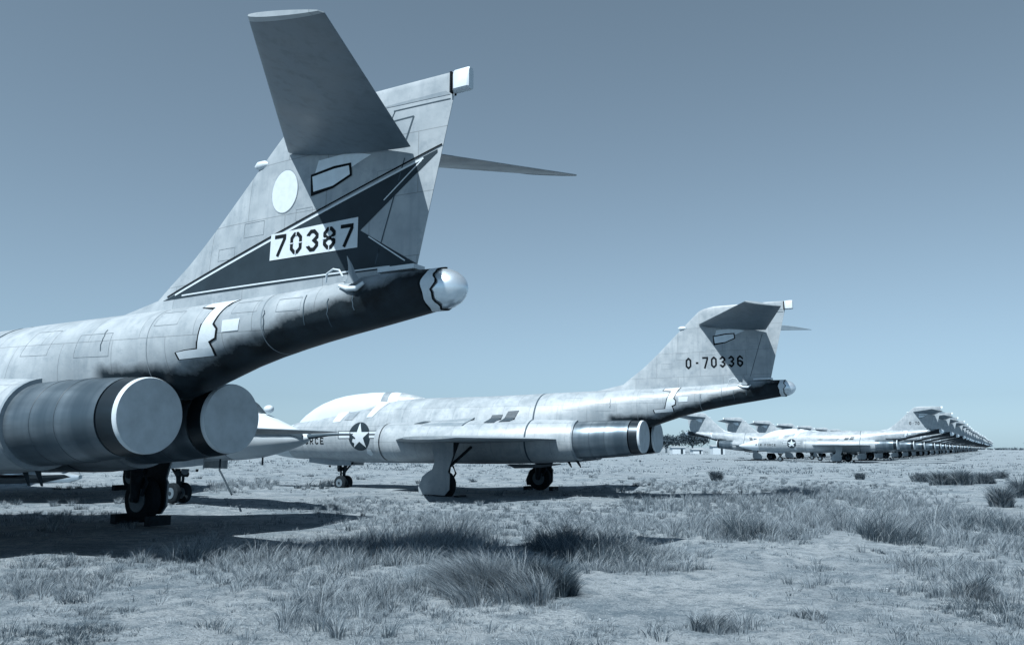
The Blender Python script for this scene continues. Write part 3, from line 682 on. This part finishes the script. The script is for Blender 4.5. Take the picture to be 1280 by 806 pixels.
for _ in range(80):
    y = 6.5 * math.exp(rng.uniform(0, 1) * math.log(7)); x = rng.uniform(-.66, .66) * y
    for q in range(5):
        xx, yy = x + rng.normal() * .12, y + rng.normal() * .12
        T.append((xx, yy, th(xx, yy), rng.uniform(.08, .24), .12, rng.uniform(-.4, .4), rng.uniform(-.3, .3), .003 + .0003 * y, 40, rng.choice((.15, .5, .8))))
tall = blade_object('tall_grass', T); tag(tall, 'wispy dry bunch grass standing in bands across the field', 'grass', None, 'stuff')
T = []
n = 0
while n < 17000:
    y = 5.2 * math.exp(rng.uniform(0, 1) * math.log(70 / 5.2)); x = rng.uniform(-.72, .72) * (y + 2)
    d = noise.noise(Vector((x * .35, y * .35, 11))) + .6 * noise.noise(Vector((x * 1.3, y * 1.3, 5)))
    n += 1
    if d < rng.uniform(-.25, .45): continue
    far = y / 12
    T.append((x, y, th(x, y), rng.uniform(.025, .075) * (1 + .25 * far) * (1.8 if rng.uniform() < .06 else 1), .07 * (1 + far * .5), rng.uniform(-.3, .3), rng.uniform(-.3, .3), .0025 + .0004 * y, 20, .75))
low = blade_object('ground_cover', T); tag(low, 'sparse short dry grass scattered over the pale soil', 'ground cover', None, 'stuff')
T = []
for _ in range(5200):
    y = 45 * math.exp(rng.uniform(0, 1) * math.log(11)); x = rng.uniform(-.75, .75) * y
    if noise.noise(Vector((x * .05, y * .05, 2))) + .5 * noise.noise(Vector((x * .2, y * .2, 9))) < rng.uniform(-.2, .3): continue
    T.append((x, y, th(x, y), rng.uniform(.10, .28), .5 + y * .004, 0, 0, .02 + y * .0006, 12, .6))
fg = blade_object('distant_scrub', T); tag(fg, 'low scrub speckling the far desert flat', 'scrub', None, 'stuff')

# gravel
V, F = [], []
for _ in range(5200):
    y = 5.3 + 9 * rng.uniform() ** 1.8; x = rng.uniform(-.72, .72) * y
    if noise.noise(Vector((x * .5, y * .5, 21))) < rng.uniform(-.3, .35): continue
    s = rng.uniform(.003, .009) * (2 if rng.uniform() < .04 else 1); z = th(x, y) + s * .2; k = len(V)
    for dx, dy, dz in ((1, 0, 0), (0, 1, 0), (-1, 0, 0), (0, -1, 0), (0, 0, .8), (0, 0, -.5)):
        V.append((x + s * (dx + rng.uniform(-.3, .3)), y + s * (dy + rng.uniform(-.3, .3)), z + s * (dz + rng.uniform(-.2, .2))))
    for f in ((0, 1, 4), (1, 2, 4), (2, 3, 4), (3, 0, 4), (1, 0, 5), (2, 1, 5), (3, 2, 5), (0, 3, 5)): F.append(tuple(i + k for i in f))
gm, nt, b = newmat('gravel'); gi = nt.nodes.new('ShaderNodeNewGeometry'); c = mix(nt, gi.outputs['Random Per Island'], tint(.08), tint(.34)); nt.links.new(c, b.inputs['Base Color']); b.inputs['Roughness'].default_value = .9
o = mk('gravel', V, F, gm, smooth=None); tag(o, 'pale loose gravel on the bare soil in front', 'gravel', None, 'stuff')

# single clumps and bushes
def bush(name, x, y, r, h, n, tone, label, cat='bush', lean=(0, 0), group=None, w=None, sub=14):
    rnd = cat == 'bush'
    T = []
    for _ in range(sub):
        a, q = rng.uniform(0, 2 * PI), math.sqrt(rng.uniform()) * r
        xx, yy = q * math.cos(a), q * math.sin(a)
        T.append((xx, yy, th(x + xx, y + yy) - th(x, y), h * (rng.uniform(.8, 1.05) * (1 - .7 * (q / r) ** 2) if rnd else rng.uniform(.5, 1.2) * (1 - .4 * q / r)), r * (.85 if rnd else .5), lean[0] * rng.uniform(.2, 1.3) + rng.uniform(-.2, .2), lean[1] * rng.uniform(.2, 1.3) + rng.uniform(-.2, .2), w or (.004 + .0006 * y), n, tone))
    o = blade_object(name, T); o.location = (x, y, th(x, y)); return tag(o, label, cat, group)
bush('grass_clump', -.15, 8.75, .58, .50, 320, .74, 'big bent tussock of pale grass in the centre foreground', 'grass clump', (-.75, -.35), sub=44, w=.006)
bush('grass_clump', .34, 8.85, .30, .46, 300, .06, 'dark tussock coloured as the shaded right side of the big pale one', 'grass clump', (.1, .0), sub=18, w=.006)  # shaded flank of the clump, shade put into the dark blade colour
bush('grass_clump', 4.62, 8.5, .15, .42, 90, .5, 'upright dark tuft standing alone at the lower right', 'grass clump', (0, 0), sub=10)
bush('grass_clump', 1.70, 7.3, .15, .22, 90, .6, 'small leaning tuft on bare soil at the bottom edge right of centre', 'grass clump', (.2, 0), sub=8)
bush('grass_clump', 2.71, 7.8, .10, .14, 70, .6, 'tiny spiky tuft on bare soil right of the leaning one', 'grass clump', (0, 0), sub=6)
bush('grass_clump', 3.75, 13.5, .35, .42, 120, .3, 'dark spiky tuft in the pale grass right of centre', 'grass clump', (0, 0), sub=12)
bl = ['leftmost round grey-green bush in the row at far right', 'second round bush from the left in the row at far right', 'third and upright dark bush in the row at far right', 'widest low bush ending the row at far right',
      'dark bush at the right edge, nearest to the camera of these', 'dark bush cut by the right edge below the bush row', 'small lone bush in front of the distant jet noses', 'tiny lone bush in front of the distant row of tails', 'low bush behind the row at the right edge']
for (x, y, r, h), l in zip(((17.93, 36.81, 0.46, 0.43), (16.2, 31.68, 0.43, 0.49), (16.72, 31.15, 0.39, 0.54), (18.65, 33.24, 0.75, 0.45), (12.3, 21.15, 0.31, 0.45), (15.32, 25.3, 0.27, 0.54), (9.09, 37.23, 0.25, 0.43), (16.28, 39.18, 0.19, 0.3), (24.07, 41.32, 0.4, 0.32)), bl):
    r = min(r, .5)
    bush('desert_bush', x, y, r * .66, h * 1.6, 150, .4, l, 'bush', (0, 0), 'dark bushes on the flat', sub=22)

# ------------------------------------------------------------------ far trees, sheds and trucks on the left of the far rows
bark = simple('bark', .08, .9); GLF = [simple('far_leaves', .06, .8, var=.4, scale=2)]
def tree(x, y, h, r, label, seed):
    q = np.random.default_rng(seed); e = bpy.data.objects.new('desert_tree', None); C.objects.link(e); e.location = (x, y, 0)
    tag(e, label, 'tree', 'trees beyond the parked jets')
    parts = [tube([(0, 0, -.1), (.1, 0, h * .3), (0, .1, h * .6)], [.28, .2, .1], 8)]
    for k in range(5):
        a = k * 1.3; parts.append(tube([(.05, 0, h * .3), (r * .6 * math.cos(a), r * .6 * math.sin(a), h * .7)], [.12, .04], 6))
    mk('trunk', *merge(*parts), bark, e)
    V, F = [], []
    cl = [(q.uniform(-1, 1) * r * .8, q.uniform(-1, 1) * r * .8, h * q.uniform(.45, .85), q.uniform(.25, .5) * r) for _ in range(14)]
    for cx, cy, cz, cr in cl:
        for _ in range(170):
            d = q.normal(size=3); d /= np.linalg.norm(d); p = np.array((cx, cy, cz)) + d * cr * q.uniform(.5, 1.05) * np.array((1, 1, .75))
            a, b_ = q.normal(size=3), q.normal(size=3); s = .42; a = a / np.linalg.norm(a) * s; b_ = b_ / np.linalg.norm(b_) * s; k = len(V)
            V += [tuple(p), tuple(p + a), tuple(p + b_)]; F.append((k, k + 1, k + 2))
    mk('crown', V, F, GLF[0], e, smooth=None)
tree(38.0, 205, 4.4, 3.6, 'dark broad tree beyond the middle jet exhausts, left of two', 1)
tree(45.5, 210, 5.2, 4.6, 'larger dark tree left of the distant right-facing tails', 2)
wallm = simple('white_shed_wall', .45, .7); roofm = simple('shed_roof', .3, .6); darkm = simple('dark_window', .03, .3)
def shed(x, y, w, h, label):
    e = bpy.data.objects.new('low_shed', None); C.objects.link(e); e.location = (x, y, 0); tag(e, label, 'shed', 'white sheds by the trees')
    mk('wall', *box(-w / 2, w / 2, -1.5, 1.5, -.1, h), wallm, e, smooth=None)
    V = [(-w / 2 - .2, -1.7, h), (w / 2 + .2, -1.7, h), (w / 2 + .2, 1.7, h), (-w / 2 - .2, 1.7, h), (-w / 2 - .2, 0, h + .25), (w / 2 + .2, 0, h + .25)]
    mk('roof', V, [(0, 1, 5, 4), (2, 3, 4, 5), (0, 4, 3), (1, 2, 5), (0, 3, 2, 1)], roofm, e, smooth=None)
    mk('door', *box(w * .15, w * .33, -1.53, -1.505, 0, h * .8), darkm, e, smooth=None)
shed(34.2, 172, 2.6, 1.3, 'small white shed right beside the middle jet exhausts')
shed(39.0, 176, 2.0, .9, 'smallest white shed, between the two trees')
shed(41.9, 170, 2.4, 1.6, 'white shed just left of the distant exhausts')

# treeline and masts far off on the right
T = []
for _ in range(420):
    x = rng.uniform(560, 1200); y = 1000 + rng.uniform(-40, 60)
    T.append((x, y, 0, rng.uniform(1.5, 5), 3.5, 0, 0, .9, 20, .15))
o = blade_object('far_treeline', T); tag(o, 'thin dark line of trees on the right horizon', 'treeline', None, 'stuff')
pm = simple('mast_grey', .2, .6)
o = mk('radio_mast', *merge(tube([(0, 0, 0), (0, 0, 10)], [.35, .15], 8), box(-1.4, 1.4, -.15, .15, 8, 8.4)), pm); o.location = (615, 1000, 0); tag(o, 'thin mast on the horizon at the right edge', 'mast')

# ------------------------------------------------------------------ camera
f = 1032.178; t = math.atan((556.985 - 403) / f)
cam = bpy.data.cameras.new('camera'); co_ = bpy.data.objects.new('camera', cam); C.objects.link(co_)
cam.sensor_width = 36; cam.sensor_fit = 'HORIZONTAL'; cam.lens = f / 1280 * 36; cam.clip_end = 20000; cam.clip_start = .05
co_.matrix_world = Matrix.Translation((0, 0, 1.455)) @ Matrix.Rotation(PI / 2 + t, 4, 'X') @ Matrix.Rotation(.006, 4, 'Z')
scn.camera = co_

# ------------------------------------------------------------------ light
sv = Vector((.554, .835, -1.435)).normalized(); el = math.asin(-sv.z); az = math.atan2(-sv.x, -sv.y)
L = bpy.data.lights.new('sun', 'SUN'); L.energy = 5.0; L.angle = math.radians(.53); L.color = (1, .985, .955)
so = bpy.data.objects.new('sun', L); C.objects.link(so); so.rotation_euler = sv.to_track_quat('-Z', 'Y').to_euler(); so.location = (-20, -30, 60)
w = bpy.data.worlds.new('World'); scn.world = w; w.use_nodes = True; nt = w.node_tree; nt.nodes.clear()
sky = nt.nodes.new('ShaderNodeTexSky'); sky.sky_type = 'NISHITA'; sky.sun_disc = False; sky.sun_elevation = el; sky.sun_rotation = az % (2 * PI)
sky.air_density = 1.0; sky.dust_density = .6; sky.ozone_density = 1.5; sky.altitude = 700
hs = nt.nodes.new('ShaderNodeHueSaturation'); hs.inputs['Saturation'].default_value = .25; nt.links.new(sky.outputs[0], hs.inputs['Color'])
wb = mix(nt, 1.0, hs.outputs[0], (.70, .98, 1.20, 1), 'MULTIPLY')
bg = nt.nodes.new('ShaderNodeBackground'); bg.inputs['Strength'].default_value = .05; wo = nt.nodes.new('ShaderNodeOutputWorld')
nt.links.new(wb, bg.inputs[0]); nt.links.new(bg.outputs[0], wo.inputs[0])
vs = scn.view_settings; vs.view_transform = 'Standard'; vs.look = 'None'; vs.gamma = 1; vs.exposure = .80; vs.use_curve_mapping = False
